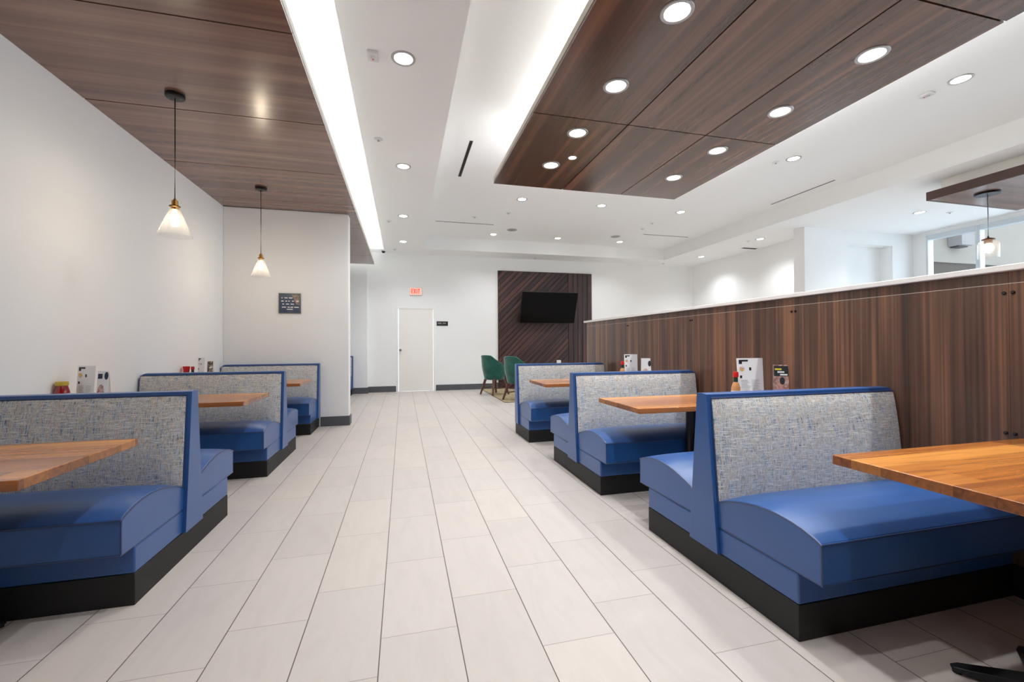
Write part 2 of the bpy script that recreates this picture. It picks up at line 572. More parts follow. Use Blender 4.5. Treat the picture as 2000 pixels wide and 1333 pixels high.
def copy_tree(o, parent=None, label=None, loc=None, rz=None):
    c = o.copy()
    COL.objects.link(c)
    c.parent = parent
    if label: c['label'] = label
    if loc is not None: c.location = loc
    if rz is not None: c.rotation_euler = (0, 0, rz)
    for ch in children(o):
        copy_tree(ch, c)
    return c

def struct(o):
    o['kind'] = 'structure'
    return o

# ------------------------------------------------------------------ room constants
XL, XR = -2.47, 8.67          # left wall, far right wall
YF, YB = 11.5, -4.0           # far wall, rear of the room
ZS, ZT, ZC = 3.58, 3.89, 3.19 # soffit, tray ceiling, underside of the wood canopies
XW = 10.95                    # window wall
TX0, TX1, TY1 = 0.46, 7.20, 10.78

# ------------------------------------------------------------------ large structure
struct(MB().box(XL-0.2, 13.0, YB-0.2, YF+0.2, -0.12, 0).build('floor', 'floor'))
m = MB()                                                      # soffit ring around the raised tray
m.box(XL-0.2, -1.0, YB, YF+0.2, ZS+0.32, ZS+0.45)             # lid over the left pocket
m.box(XL-0.2, -0.455, YB, YF+0.2, ZS+0.2, ZS+0.32)
m.box(-0.455, TX0, YB, YF+0.2, ZS, ZS+0.45)
m.box(TX0, TX1, TY1, YF+0.2, ZS, ZS+0.45)
m.box(TX1, XW+0.2, YB, YF+0.2, ZS, ZS+0.45)
m.box(-0.46, TX1+0.1, YB, TY1+0.1, ZT, ZT+0.14)
m.box(XL-0.2, -0.455, 11.08, YF+0.2, ZS, ZS+0.2)
struct(m.build('ceiling', 'ceil'))
struct(MB().box(XL-0.2, XL, YB, YF+0.2, 0, ZS+0.2).build('wall_left', 'wall'))
m = MB()                                                      # far wall with the door opening cut out
DX0, DX1, DZ = -0.13, 0.785, 2.16
m.box(XL, DX0, YF, YF+0.2, 0, ZS)
m.box(DX0, DX1, YF, YF+0.2, DZ, ZS)
m.box(DX1, XR+0.2, YF, YF+0.2, 0, ZS)
struct(m.build('wall_far', 'wall'))
struct(MB().box(XR, XR+0.2, 7.28, YF, 0, ZS).build('wall_right', 'wall'))
m = MB()                                                      # entry wall with a recessed opening
m.box(7.95, 9.06, 7.03, 7.28, 0, ZS)
m.box(9.06, 10.34, 7.03, 7.28, 3.31, ZS)
m.box(10.34, XW+0.2, 7.03, 7.28, 0, ZS)
m.box(8.9, 10.5, 7.281, 7.40, 0, ZS)
struct(m.build('wall_entry', 'wall'))
struct(MB().box(XL, -0.795, 6.90, 7.10, 0, ZC).build('wall_wing', 'wall', bevel=0.01))
struct(MB().box(XL, -0.86, 11.28, YF, 0, ZS).build('wall_pilaster', 'wall', bevel=0.01))
# window wall beside the entry, glass to the ceiling line
WY = [6.78, 5.92, 4.30, 2.70, 1.10, -0.50, -2.10, -3.70]
m = MB()
m.box(XW, XW+0.2, 6.78, 7.03, 0, ZS)
m.box(XW, XW+0.2, YB, 6.78, 3.50, ZS)
m.box(XW, XW+0.2, YB, 6.78, 0, 0.12)
m.box(XW, XW+0.2, YB, WY[-1], 0.12, 3.50)
struct(m.build('wall_window_side', 'wall'))
for i in range(len(WY)-1):
    y1, y0 = WY[i], WY[i+1]
    m = MB()
    m.box(XW-0.02, XW+0.12, y1-0.035, y1, 0.12, 3.50)
    m.box(XW-0.02, XW+0.12, y0, y0+0.035, 0.12, 3.50)
    m.box(XW-0.02, XW+0.12, y0+0.035, y1-0.035, 3.40, 3.50)
    m.box(XW-0.02, XW+0.12, y0+0.035, y1-0.035, 0.12, 0.18)
    w = struct(m.build('window_%d' % (i+1), 'alu', bevel=0.004))
    m = MB().box(XW+0.04, XW+0.05, y0+0.04, y1-0.04, 0.18, 3.40)
    m.build('window_pane', 'pane', w)
struct(MB().box(XL-0.2, XW+0.2, YB-0.2, YB, 0, ZS+0.45).build('wall_back', 'partition'))  # unseen wall; dark wood put on it to cut fill light from behind

# baseboards
def baseboard(name, boxes):
    m = MB()
    for b in boxes:
        m.box(*b)
    struct(m.build(name, 'base', bevel=0.004))
baseboard('baseboard_far', [(DX1+0.05, XR, YF-0.015, YF, 0, 0.15), (-0.845, DX0-0.05, YF-0.015, YF, 0, 0.15)])
baseboard('baseboard_pilaster', [(XL, -0.845, 11.265, 11.28, 0, 0.15), (-0.86, -0.845, 11.28, YF, 0, 0.15)])
baseboard('baseboard_wing', [(-1.19, -0.78, 6.885, 6.90, 0, 0.142), (-0.795, -0.78, 6.90, 7.115, 0, 0.142), (XL, -0.795, 7.10, 7.115, 0, 0.142)])
baseboard('baseboard_left', [(XL, XL+0.015, YB, 6.88, 0, 0.15), (XL, XL+0.015, 7.12, 11.26, 0, 0.15)])
baseboard('baseboard_right', [(XR-0.015, XR, 7.3, YF-0.02, 0, 0.15)])

# door in the far wall
dr = struct(MB().box(DX0+0.016, DX1-0.016, YF+0.010, YF+0.055, 0.008, DZ-0.008).build('door_1', 'door', bevel=0.003))
m = MB()
m.box(DX0-0.045, DX0+0.012, YF-0.004, YF+0.03, 0, DZ+0.045)
m.box(DX1-0.012, DX1+0.045, YF-0.004, YF+0.03, 0, DZ+0.045)
m.box(DX0+0.012, DX1-0.012, YF-0.004, YF+0.03, DZ-0.012, DZ+0.045)
m.build('door_frame', 'wall', dr, bevel=0.003)
m = MB()
m.cyl((-0.068, YF+0.01, 1.075), 0.03, -0.012, 24, 1)
m.cyl((-0.068, YF+0.0, 1.075), 0.011, -0.035, 16, 1)
m.cyl((-0.068, YF-0.03, 1.075), 0.027, -0.03, 24, 1)
m.build('door_knob', 'chrome', dr, bevel=0.003)

# ------------------------------------------------------------------ wood canopies
def led(name_parent, boxes, mat='strip'):
    for b in boxes:
        MB().box(*b).build('light_strip', mat, name_parent)

# left canopy, tight against the wall
t = thing('wood_ceiling_canopy', 'long suspended dark walnut ceiling canopy running along the left wall above the booths', 'ceiling panel', (0, 0, ZC))
YJ = [-2.92, -1.745, -0.57, 0.62, 1.80, 2.985, 4.162, 5.338, 6.480, 7.72, 8.86, 10.0, 11.05]
for a, b in zip(YJ[:-1], YJ[1:]):
    MB().box(XL, -0.68, a+0.006, b-0.006, 0, 0.018).build('wood_panel', 'canopy_l', t)
MB().box(XL, -0.69, YJ[0]+0.01, 11.04, 0.019, 0.03).build('backing_board', 'shadow_gap', t)
m = MB()
m.box(-0.695, -0.68, YJ[0], 11.05, 0.031, 0.085)
m.box(XL, -0.695, 11.035, 11.05, 0.031, 0.085)
m.box(XL, -0.695, YJ[0], 11.035, 0.031, 0.036)
m.build('edge_trim', 'box_white', t)
led(t, [(-0.722, -0.708, YJ[0]+0.2, 10.9, 0.037, 0.050)])

# right canopy, a floating island below the tray
CX0, CX1, CY1, CY0 = 1.09, 3.63, 5.18, -1.56
t = thing('wood_ceiling_canopy', 'floating dark walnut ceiling island set with recessed lights, in the middle of the room', 'ceiling panel', (0, 0, ZC))
XJ = [CX0, 1.986, 2.808, CX1]
YJ2 = [CY0, 0.13, 1.82, 3.51, CY1]
for i in range(3):
    for a, b in zip(YJ2[:-1], YJ2[1:]):
        MB().box(XJ[i]+(0.006 if i else 0), XJ[i+1]-(0.006 if i < 2 else 0), a+0.006, b-(0.006 if b < CY1 else 0), 0, 0.018).build('wood_panel', 'canopy_r', t)
MB().box(CX0+0.01, CX1-0.01, CY0+0.01, CY1-0.01, 0.019, 0.03).build('backing_board', 'shadow_gap', t)
m = MB()
m.box(CX0, CX0+0.015, CY0, CY1, 0.031, 0.085)
m.box(CX1-0.015, CX1, CY0, CY1, 0.031, 0.085)
m.box(CX0+0.015, CX1-0.015, CY1-0.015, CY1, 0.031, 0.085)
m.box(CX0+0.015, CX1-0.015, CY0, CY0+0.015, 0.031, 0.085)
m.box(CX0+0.015, CX1-0.015, CY0+0.015, CY1-0.015, 0.031, 0.036)
m.build('edge_trim', 'tray_side', t)
m = MB()
m.box(CX0+0.25, CX1-0.25, CY0+0.25, CY1-0.25, 0.037, ZT-ZC)
m.build('bulkhead', 'box_white', t)
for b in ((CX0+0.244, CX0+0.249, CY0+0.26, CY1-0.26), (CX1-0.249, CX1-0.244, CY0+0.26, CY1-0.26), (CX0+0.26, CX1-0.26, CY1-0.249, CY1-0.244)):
    MB().box(b[0], b[1], b[2], b[3], 0.44, ZT-ZC-0.002).build('led_wash_band', 'cove', t)  # bulkhead faces made to glow in place of the LED wash
led(t, [(CX1-0.12, CX1-0.10, CY0+0.15, CY1-0.15, 0.037, 0.05), (CX0+0.25, CX1-0.15, CY1-0.12, CY1-0.10, 0.037, 0.05)], 'strip_bright')

# canopy by the windows
GX0, GY1 = 7.53, 4.66
t = thing('wood_ceiling_canopy', 'suspended canopy with a thick dark brown edge hanging by the windows at far right', 'ceiling panel', (0, 0, 3.30))
m = MB()
m.box(GX0, GX0+0.03, -1.0, GY1, 0.0, 0.125)
m.box(GX0+0.03, 9.50, GY1-0.03, GY1, 0.0, 0.125)
m.box(GX0+0.03, 9.50, -1.0, -0.97, 0.0, 0.125)
m.build('edge_band', 'edge_brown', t, bevel=0.002)
MB().box(GX0+0.031, 9.50, -0.969, GY1-0.031, 0.004, 0.10).build('wood_panel', 'canopy_l', t)  # lighter veneer stands in for the grazing reflection on this underside
MB().box(GX0+0.12, 9.4, -0.9, GY1-0.12, 0.101, ZS-3.30).build('bulkhead', 'box_white', t)

# ------------------------------------------------------------------ recessed lights
def make_light(r=0.072, trim=0.099, power=P_DOWN, label='', color=WARM, metal='ring'):
    t = thing('recessed_light', label, 'ceiling light', group='recessed ceiling lights')
    MB().lathe((0, 0, 0), [(r, 0.004), (r+0.004, -0.006), (trim-0.004, -0.007), (trim, -0.002), (trim, 0.0005), (r, 0.004)], 40).build('trim_ring', metal, t, smooth=True)
    MB().cyl((0, 0, -0.003), r+0.001, 0.003, 40).build('diffuser', 'disc', t)
    ld = bpy.data.lights.new('downlight', 'SPOT')
    ld.energy = power
    ld.color = color
    ld.spot_size = math.radians(132)
    ld.spot_blend = 1.0
    ld.shadow_soft_size = 0.035
    lo = bpy.data.objects.new('lamp_beam', ld)
    COL.objects.link(lo)
    lo.parent = t
    lo.location = (0, 0, -0.03)
    return t

L0 = make_light(power=P_DOWN)
L1 = make_light(power=P_CANOPY)
tag(L1, group='recessed ceiling lights')
first = [L0, L1]
def light(x, y, z, label, which=0):
    if first[which] is not None:
        o = first[which]; o.location = (x, y, z); o['label'] = label
        first[which] = None
    else:
        copy_tree((L0, L1)[which], None, label, (x, y, z))
ordn = ['nearest', 'second from the camera', 'third from the camera', 'farthest']
for i, y in enumerate((3.657, 5.875, 8.142, 10.153)):
    light(0.01, y, ZS, 'recessed light in the white soffit beside the left canopy, %s' % ordn[i])
light(0.01, 1.45, ZS, 'unseen round recessed light added in the white soffit overhead')  # out of view, added to light the near end of the room
for i, x in enumerate((2.14, 3.74, 5.50)):
    light(x, 7.64, ZT, 'round recessed light just beyond the wood island, %s of three' % ('leftmost', 'middle', 'rightmost')[i])
for i, x in enumerate((2.14, 3.80, 5.53)):
    light(x, 10.24, ZT, 'small round recessed light near the far wall, %s of three' % ('leftmost', 'middle', 'rightmost')[i])
light(5.53, 3.11, ZT, 'round recessed light in the white ceiling at upper right of the photo')
light(5.52, 5.04, ZT, 'round recessed light in the white ceiling right of the wood island tip')
light(7.92, 10.12, ZS, 'round recessed light in the right soffit nearest the far corner')
light(7.89, 8.09, ZS, 'round recessed light in the right soffit beside the dark vent slit')
light(9.16, 5.77, ZS, 'pale recessed light in the ceiling left of the brown edged canopy')
light(5.53, 1.0, ZT, 'round recessed light over the seating right of the camera')
pos = ['nearest', 'second', 'third', 'farthest']
for i, y in enumerate((2.235, 2.998, 3.752, 4.500)):
    light(1.596, y, ZC, 'bright recessed light in the wood island, left row, %s' % pos[i], 1)
for i, y in enumerate((2.25, 2.996, 3.757, 4.497)):
    light(3.145, y, ZC, 'bright recessed light in the wood island, right row, %s' % pos[i], 1)
for i, y in enumerate((1.485, 0.73, -0.02)):
    light(1.596, y, ZC, 'recessed light of the wood island left row, %s overhead' % ('ahead of', 'level with', 'behind')[i], 1)
    light(3.145, y, ZC, 'recessed light of the wood island right row, %s overhead' % ('ahead of', 'level with', 'behind')[i], 1)
# small spot in the island
t = thing('recessed_light', 'tiny bright spot light in the wood island beside the farthest left-row light', 'ceiling light', (1.754, 4.264, ZC))
MB().lathe((0, 0, 0), [(0.036, 0.002), (0.038, -0.005), (0.046, -0.005), (0.048, 0.0005), (0.036, 0.002)], 28).build('trim_ring', 'trim', t, smooth=True)
MB().cyl((0, 0, -0.003), 0.037, 0.003, 28).build('diffuser', 'disc', t)

# ------------------------------------------------------------------ ceiling fittings
def slot(x0, y0, x1, y1, label, z=ZT, w=0.022):
    t = thing('slot_diffuser', label, 'air vent', ((x0+x1)/2, (y0+y1)/2, z), math.atan2(y1-y0, x1-x0), 'linear air slots in the ceiling')
    L = math.hypot(x1-x0, y1-y0)/2
    MB().box(-L, L, -w, w, -0.003, 0.001).build('slot_opening', 'slot', t)
    m = MB()
    m.box(-L-0.01, L+0.01, w, w+0.008, -0.004, 0.001); m.box(-L-0.01, L+0.01, -w-0.008, -w, -0.004, 0.001)
    m.build('slot_frame', 'trim', t)
slot(0.88, 5.60, 0.88, 6.83, 'black linear air slot running along the left side of the raised ceiling')
slot(0.69, 9.41, 1.97, 9.41, 'long thin air slot across the far left of the raised ceiling', w=0.016)
slot(5.72, 9.40, 6.97, 9.40, 'thin air slot at the far right corner of the raised ceiling', w=0.016)
slot(6.91, 5.55, 6.91, 6.81, 'long thin air slot along the right edge of the raised ceiling', w=0.014)
slot(8.20, 8.95, 8.62, 8.95, 'short dark vent slit in the right soffit', z=ZS, w=0.05)
for x, y, lb in ((2.478, 9.73, 'round grey ceiling speaker left of the middle, near the far wall'), (5.144, 9.747, 'round grey ceiling speaker right of the middle, near the far wall')):
    t = thing('ceiling_speaker', lb, 'speaker', (x, y, ZT), 0, 'round ceiling speakers')
    MB().lathe((0, 0, 0), [(0.11, -0.006), (0.118, -0.008), (0.128, -0.004), (0.13, 0.001), (0.11, 0.001)], 36).build('speaker_rim', 'trim', t, smooth=True)
    MB().cyl((0, 0, -0.007), 0.112, 0.006, 36).build('speaker_grille', 'speaker', t)
def sprinkler(x, y, z, label):
    t = thing('fire_sprinkler', label, 'sprinkler', (x, y, z), 0, 'small ceiling sprinklers and sensors')
    MB().lathe((0, 0, 0), [(0.05, 0.0), (0.05, -0.004), (0.03, -0.012), (0.012, -0.014)], 24).build('escutcheon', 'trim', t, smooth=True)
    m = MB(); m.cyl((0, 0, -0.022), 0.007, 0.010, 12); m.cyl((0, 0, -0.025), 0.013, 0.003, 16)
    m.build('sprinkler_head', 'chrome', t)
for x, y, z, lb in ((2.09, 8.497, ZT, 'small sprinkler above the left far speaker'), (1.465, 8.93, ZT, 'small sprinkler just before the far left air slot'),
    (5.38, 8.486, ZT, 'small sprinkler left of the far right air slot, nearer one'), (5.42, 8.954, ZT, 'small sprinkler left of the far right air slot, farther one'),
    (5.37, 5.205, ZT, 'small flat sensor beside the light right of the wood island tip'), (-0.269, 5.166, ZS, 'small white sensor on the soffit between two recessed lights'),
    (-0.262, 8.539, ZS, 'small sprinkler on the soffit left of the third recessed light'), (-0.193, 11.01, ZS, 'small sprinkler on the soffit above the far door'),
    (7.772, 8.316, ZS, 'small sprinkler on the right soffit beside a recessed light'), (7.48, 11.22, ZS, 'tiny sprinkler at the far right corner of the soffit'),
    (9.70, 5.64, ZS, 'small sprinkler on the ceiling under the brown edged canopy'), (3.54, 11.33, ZS, 'small sprinkler on the soffit above the wall television')):
    sprinkler(x, y, z, lb)
for x, y, z, lb in ((-0.234, 3.67, ZS, 'white square fire strobe on the soffit left of the nearest recessed light'), (5.503, 3.387, ZT, 'white fire strobe on the ceiling below the upper right recessed light')):
    t = thing('fire_strobe', lb, 'fire alarm', (x, y, z))
    MB().box(-0.045, 0.045, -0.06, 0.06, -0.022, 0).build('strobe_housing', 'trim', t, bevel=0.006)
    MB().cyl((0, -0.01, -0.034), 0.02, 0.012, 20).build('strobe_lens', 'glass', t)
    MB().cyl((0.0, 0.025, -0.025), 0.007, 0.003, 12).build('red_marking', 'red', t)
t = thing('dome_camera', 'small black dome security camera on the soffit above the far door', 'security camera', (-0.47, 11.22, ZS))
MB().cyl((0, 0, -0.02), 0.055, 0.02, 24).build('camera_base', 'trim', t)
MB().lathe((0, 0, -0.02), [(0.045, 0.0), (0.043, -0.02), (0.032, -0.038), (0.016, -0.046), (0.0001, -0.048)], 24).build('camera_dome', 'black', t, smooth=True)

# ------------------------------------------------------------------ booths
Z_K, Z_B, Z_C0, Z_T = 0.147, 0.272, 0.274, 0.942
HK, HC = 0.545, 0.645
prof = [(0.085, 0.400), (0.16, 0.432), (0.25, 0.458), (0.34, 0.474), (0.43, 0.479), (0.51, 0.473), (0.575, 0.460), (0.615, 0.447), (0.645, 0.433)]
def prof_z(y):
    for (a, za), (b, zb) in zip(prof[:-1], prof[1:]):
        if y <= b:
            t_ = max(0, (y-a)/(b-a))
            return za+(zb-za)*t_
    return prof[-1][1]

def make_booth(name, label, s, L, sides, group):
    """s: +1 grows towards +x, -1 towards -x. sides: tuple of +1/-1 (seat towards +y / -y)"""
    t = thing(name, label, 'booth bench', group=group)
    y0 = -HK if -1 in sides else -0.10
    y1 = HK if 1 in sides else 0.10
    MB().box(0.0, s*L, y0, y1, 0, Z_K-0.001).build('plinth', 'kick', t, bevel=0.003)
    for d in sides:
        MB().box(0.0, s*L, d*0.06, d*HK, Z_K, Z_B).build('seat_base', 'vinyl', t, bevel=0.008, seg=3)
        # cushion: crowned top
        m = MB()
        NX, ys = 30, [0.07]+[0.085+(HC-0.085)*i/22 for i in range(23)]
        xs_ = []
        for i in range(NX+1):
            xs_.append(L*i/NX)
        def dome(x, y):
            e = min(x, L-x)
            k = 1-math.exp(-e/0.10)
            ky = min(1, max(0, (HC-y))/0.16)
            return 0.020*k*math.sin(PI/2*ky)
        top = [[m.bm.verts.new((s*x, d*y, prof_z(y)+dome(x, y)*(1 if y > 0.1 else 0.4))) for y in ys] for x in xs_]
        bot = [[m.bm.verts.new((s*x, d*y, Z_C0)) for y in ys] for x in (0, L)]
        for i in range(NX):
            for j in range(len(ys)-1):
                m.bm.faces.new([top[i][j], top[i+1][j], top[i+1][j+1], top[i][j+1]])
        n = len(ys)
        for e, row in ((0, 0), (1, NX)):
            for j in range(n-1):
                m.bm.faces.new([top[row][j], top[row][j+1], bot[e][j+1], bot[e][j]])
        for j in (0, n-1):
            m.bm.faces.new([top[i][j] for i in range(NX+1)]+[bot[1][j], bot[0][j]])
        m.bm.faces.new(bot[0]+bot[1][::-1])
        cu = m.build('seat_cushion', 'vinyl', t, bevel=0.007, seg=3, angle=50)
        # welt cord along the top and bottom seams
        m = MB()
        m.tube([(s*0.001, d*y, prof_z(y)-0.004) for y in ys[1:]], 0.0042, 8)
        m.tube([(s*x, d*(HC+0.001), 0.431) for x in xs_[::3]], 0.0042, 8)
        m.tube([(s*0.002, d*0.09, 0.277), (s*0.002, d*HC, 0.277), (s*L, d*HC, 0.277)], 0.004, 8)
        m.tube([(s*0.002, d*(HC-0.002), 0.28), (s*0.002, d*(HC-0.002), 0.431)], 0.0034, 8)
        m.build('welt_cord', 'piping', cu, smooth=True)
    # back: tapering wedge, rounded where it meets the wall
    R_ = 0.05
    rings = []
    xs_ = [-0.02, 0.3*L, 0.7*L, L-R_]+[L-R_+R_*math.sin(PI/2*k/6) for k in range(1, 7)]
    two = len(sides) == 2
    for x in xs_:
        zt = Z_T - (0 if x <= L-R_ else R_-math.sqrt(max(0, R_*R_-(x-(L-R_))**2)))
        f = (zt-Z_K)/(Z_T-Z_K)
        hw0 = 0.108; hw1 = 0.037
        a0, b0 = (-hw0, hw0)
        a1, b1 = (-hw1, hw1)
        if not two:
            if sides[0] == -1: b0 = b1 = 0.055
            else: a0 = a1 = -0.055
        aa = a0+(a1-a0)*f; bb = b0+(b1-b0)*f
        rings.append([(s*x, a0, Z_K), (s*x, b0, Z_K), (s*x, bb, zt-0.004), (s*x, (aa+bb)/2, zt), (s*x, aa, zt-0.004)])
    bk = MB().loft(rings).build('backrest_frame', 'vinyl', t, bevel=0.006, seg=3)
    for d in sides:
        # padded fabric panel, bowed outwards
        m = MB()
        NX, NZ = 24, 14
        zb, zt = 0.385, 0.918
        g = []
        for i in range(NX+1):
            col = []
            x = 0.006+(L-0.016)*i/NX
            for j in range(NZ+1):
                v = j/NZ
                z = zb+(zt-zb)*v
                base = 0.108+(0.037-0.108)*((z-Z_K)/(Z_T-Z_K))
                ex = min(1, min(i, NX-i)/1.5)
                b = (0.030*math.sin(PI*min(1, v*0.92+0.08))**0.55+0.003)*(0.45+0.55*ex)
                if j == NZ: b = 0.002
                col.append(m.bm.verts.new((s*x, d*(base+b), z)))
            g.append(col)
        for i in range(NX):
            for j in range(NZ):
                m.bm.faces.new([g[i][j], g[i+1][j], g[i+1][j+1], g[i][j+1]])
        # return edges to the frame
        def back(v):
            z = v.co.z
            base = 0.108+(0.037-0.108)*((z-Z_K)/(Z_T-Z_K))-0.01
            return m.bm.verts.new((v.co.x, d*base, z))
        rim = [g[i][0] for i in range(NX+1)]+[g[NX][j] for j in range(1, NZ+1)]+[g[i][NZ] for i in range(NX-1, -1, -1)]+[g[0][j] for j in range(NZ-1, 0, -1)]
        rb = [back(v) for v in rim]
        k = len(rim)
        for i in range(k):
            m.bm.faces.new([rim[i], rim[(i+1) % k], rb[(i+1) % k], rb[i]])
        m.bm.faces.new(rb)
        fp = m.build('fabric_panel', 'tweed', bk, smooth=True, angle=60)
        # welt around the panel
        m = MB()
        def surf(z): return 0.108+(0.037-0.108)*((z-Z_K)/(Z_T-Z_K))
        m.tube([(s*0.004, d*(surf(z)+0.003), z) for z in (0.40, 0.6, 0.8, 0.918)]+[(s*(L-0.008), d*(surf(0.918)+0.003), 0.918)], 0.0042, 8)
        m.build('welt_cord', 'piping', bk, smooth=True)
    return t

LR, LL = 1.262, 1.245
gR, gL = 'blue vinyl booths along the wooden partition', 'blue vinyl booths along the left wall'
R1 = make_booth('booth_bench', 'large blue vinyl double booth with tweed back, nearest on the right side', 1, LR, (1, -1), gR)
R1.location = (1.535, 1.945, 0)
copy_tree(R1, None, 'blue vinyl double booth against the partition, second from the camera on the right', (1.512, 3.685, 0))
R3 = make_booth('booth_bench', 'blue vinyl single booth facing the camera at the far end of the partition', 1, LR, (-1,), gR)
R3.location = (1.487, 5.60, 0)
B1 = make_booth('booth_bench', 'large blue vinyl double booth with tweed back, nearest on the left side', -1, LL, (1, -1), gL)
B1.location = (-1.21, 2.92, 0)
copy_tree(B1, None, 'blue vinyl double booth against the left wall, second from the camera', (-1.21, 4.925, 0))
B3 = make_booth('booth_bench', 'blue vinyl single booth with its back against the white wing wall', -1, LL, (-1,), gL)
B3.location = (-1.21, 6.83, 0)
copy_tree(B3, None, 'blue vinyl single booth glimpsed beyond the white wing wall by the far pilaster', (-1.21, 11.19, 0))

# ------------------------------------------------------------------ tables
def make_table(label, s, L, W, group, lx, ly=0.0):
    """origin: outer edge centre on the floor; s grows towards the wall"""
    t = thing('booth_table', label, 'table', group=group)
    m = MB()
    m.box(0, s*L, -W/2, W/2, 0.715, 0.752)
    m.build('tabletop', 'table', t, bevel=0.003)
    MB().cyl((s*lx, ly, 0.03), 0.038, 0.675, 28).build('pedestal_column', 'black', t, smooth=True)
    MB().box(s*lx-0.17, s*lx+0.17, ly-0.17, ly+0.17, 0.703, 0.714).build('mounting_plate', 'black', t, bevel=0.002)
    for k in range(4):
        a = PI/4+PI/2*k
        m = MB()
        c, sn = math.cos(a), math.sin(a)
        def P(r, w, z): return (s*lx+r*c-w*sn, ly+r*sn+w*c, z)
        w0, w1, h0, h1 = 0.060, 0.024, 0.060, 0.026
        m.loft([[P(0.0, -w0, 0.004), P(0.0, w0, 0.004), P(0.0, w0*0.6, h0), P(0.0, -w0*0.6, h0)],
                [P(0.25, -w1, 0.010), P(0.25, w1, 0.010), P(0.25, w1*0.8, h1), P(0.25, -w1*0.8, h1)],
                [P(0.272, -w1*0.5, 0.012), P(0.272, w1*0.5, 0.012), P(0.272, w1*0.4, h1*0.8), P(0.272, -w1*0.4, h1*0.8)]])
        fo = m.build('foot', 'black', t, bevel=0.002)
        MB().cyl(P(0.255, 0, 0), 0.014, 0.0095, 14).build('glide', 'black', fo)
    return t
gT = 'walnut tables of the right booths'
T1 = make_table('glossy walnut booth table nearest the camera at lower right', 1, 1.12, 0.78, gT, 0.465, -0.02)
T1.location = (1.665, 0.97, 0)
T2 = make_table('glossy walnut booth table between the first and second right booths', 1, 1.19, 0.64, gT, 0.645)
T2.location = (1.58, 2.985, 0)
copy_tree(T2, None, 'walnut booth table between the second and third right booths', (1.555, 4.93, 0))
gT = 'walnut tables of the left booths'
T4 = make_table('walnut booth table nearest the camera at the left edge', -1, 1.18, 0.68, gT, 0.6)
T4.location = (-1.258, 2.155, 0)
copy_tree(T4, None, 'walnut booth table between the first and second left booths', (-1.25, 4.24, 0))
copy_tree(T4, None, 'walnut booth table in front of the white wing wall', (-1.19, 5.93, 0))

# ------------------------------------------------------------------ partition
t = thing('partition', 'waist high walnut panelled partition with a white cap behind the right booths', 'partition', (2.80, 0, 0))
PY1, PY0 = 6.27, -1.0
MB().box(0.012, 0.14, PY0, PY1-0.002, 0, 1.535).build('core', 'edge_brown', t)
cuts = [PY0, 1.405, 3.735, PY1]
for a, b in zip(cuts[:-1], cuts[1:]):
    MB().box(0, 0.011, a+0.0008, b-0.0008, 0.151, 1.478).build('lower_panel', 'partition', t)
cu2 = [PY0, 1.405, 3.735, PY1]
for a, b in zip(cu2[:-1], cu2[1:]):
    MB().box(0, 0.011, a+0.0008, b-0.0008, 1.481, 1.535).build('upper_panel', 'partition', t)
MB().box(-0.001, 0.011, PY0, PY1, 0.0, 0.15).build('plinth', 'kick', t)
MB().box(0.0, 0.011, PY0, PY1, 1.4785, 1.4805).build('joint_strip', 'tray_side', t)
MB().box(-0.04, 0.18, PY0, PY1+0.03, 1.536, 1.566).build('cap', 'cap', t, bevel=0.004)
for y in (1.405, 2.57, 3.735, 4.99):
    for z in (1.435, 0.765):
        for dy in (-0.016, 0.016):
            MB().lathe((0, 0, 0), [(0.008, 0), (0.0085, -0.004), (0.006, -0.008), (0.0001, -0.009)], 16).build('bolt_cover', 'bolt', t, loc=(0, y+dy, z), rot=(0, PI/2, 0), smooth=True)

# ------------------------------------------------------------------ pendants
def make_pendant(label, drop):
    t = thing('pendant_lamp', label, 'pendant lamp', group='glass cone pendants on the left')
    MB().lathe((0, 0, 0), [(0.066, 0), (0.066, -0.024), (0.058, -0.030), (0.0001, -0.030)], 40).build('ceiling_canopy', 'black', t, bevel=0.003)
    m = MB()
    for a in (-1, 1):
        m.cyl((a*0.04, 0, -0.033), 0.004, 0.004, 10)
    m.build('screw', 'chrome', t)
    MB().tube([(0, 0, -0.03), (0.001, 0, -drop*0.5), (0, 0, -drop)], 0.0038, 8).build('cord', 'black', t, smooth=True)
    z = -drop
    so = MB().lathe((0, 0, z), [(0.006, 0.012), (0.010, 0.0), (0.021, -0.006), (0.022, -0.045), (0.034, -0.048), (0.036, -0.056), (0.026, -0.060), (0.024, -0.078), (0.0001, -0.080)], 28).build('socket', 'brass', t, smooth=True, angle=30)
    MB().lathe((0, 0, z), [(0.0345, -0.0475), (0.0375, -0.049), (0.0375, -0.054), (0.0345, -0.0555)], 28, closed=True).build('socket_ring', 'black', so, smooth=True)
    pr = [(0.031, -0.058), (0.031, -0.078), (0.045, -0.100), (0.080, -0.190), (0.118, -0.285)]
    pr2 = [(r-0.0025, zz) for r, zz in pr][::-1]
    MB().lathe((0, 0, z), pr+pr2, 48, closed=True).build('glass_shade', 'shade_glass', t, smooth=True)
    MB().lathe((0, 0, z), [(0.0001, -0.080), (0.012, -0.082), (0.014, -0.098), (0.026, -0.122), (0.030, -0.145), (0.024, -0.166), (0.010, -0.176), (0.0001, -0.178)], 28).build('bulb', 'bulb', t, smooth=True)
    ld = bpy.data.lights.new('pendant_light', 'POINT')
    ld.energy = P_PENDANT; ld.color = (1.0, 0.86, 0.66); ld.shadow_soft_size = 0.03
    lo = bpy.data.objects.new('lamp_glow', ld); COL.objects.link(lo); lo.parent = t
    lo.location = (0, 0, z-0.21)
    return t
PD = make_pendant('glass cone pendant lamp with brass socket, nearer of the two on the left', 0.835)
PD.location = (-1.741, 3.93, ZC)
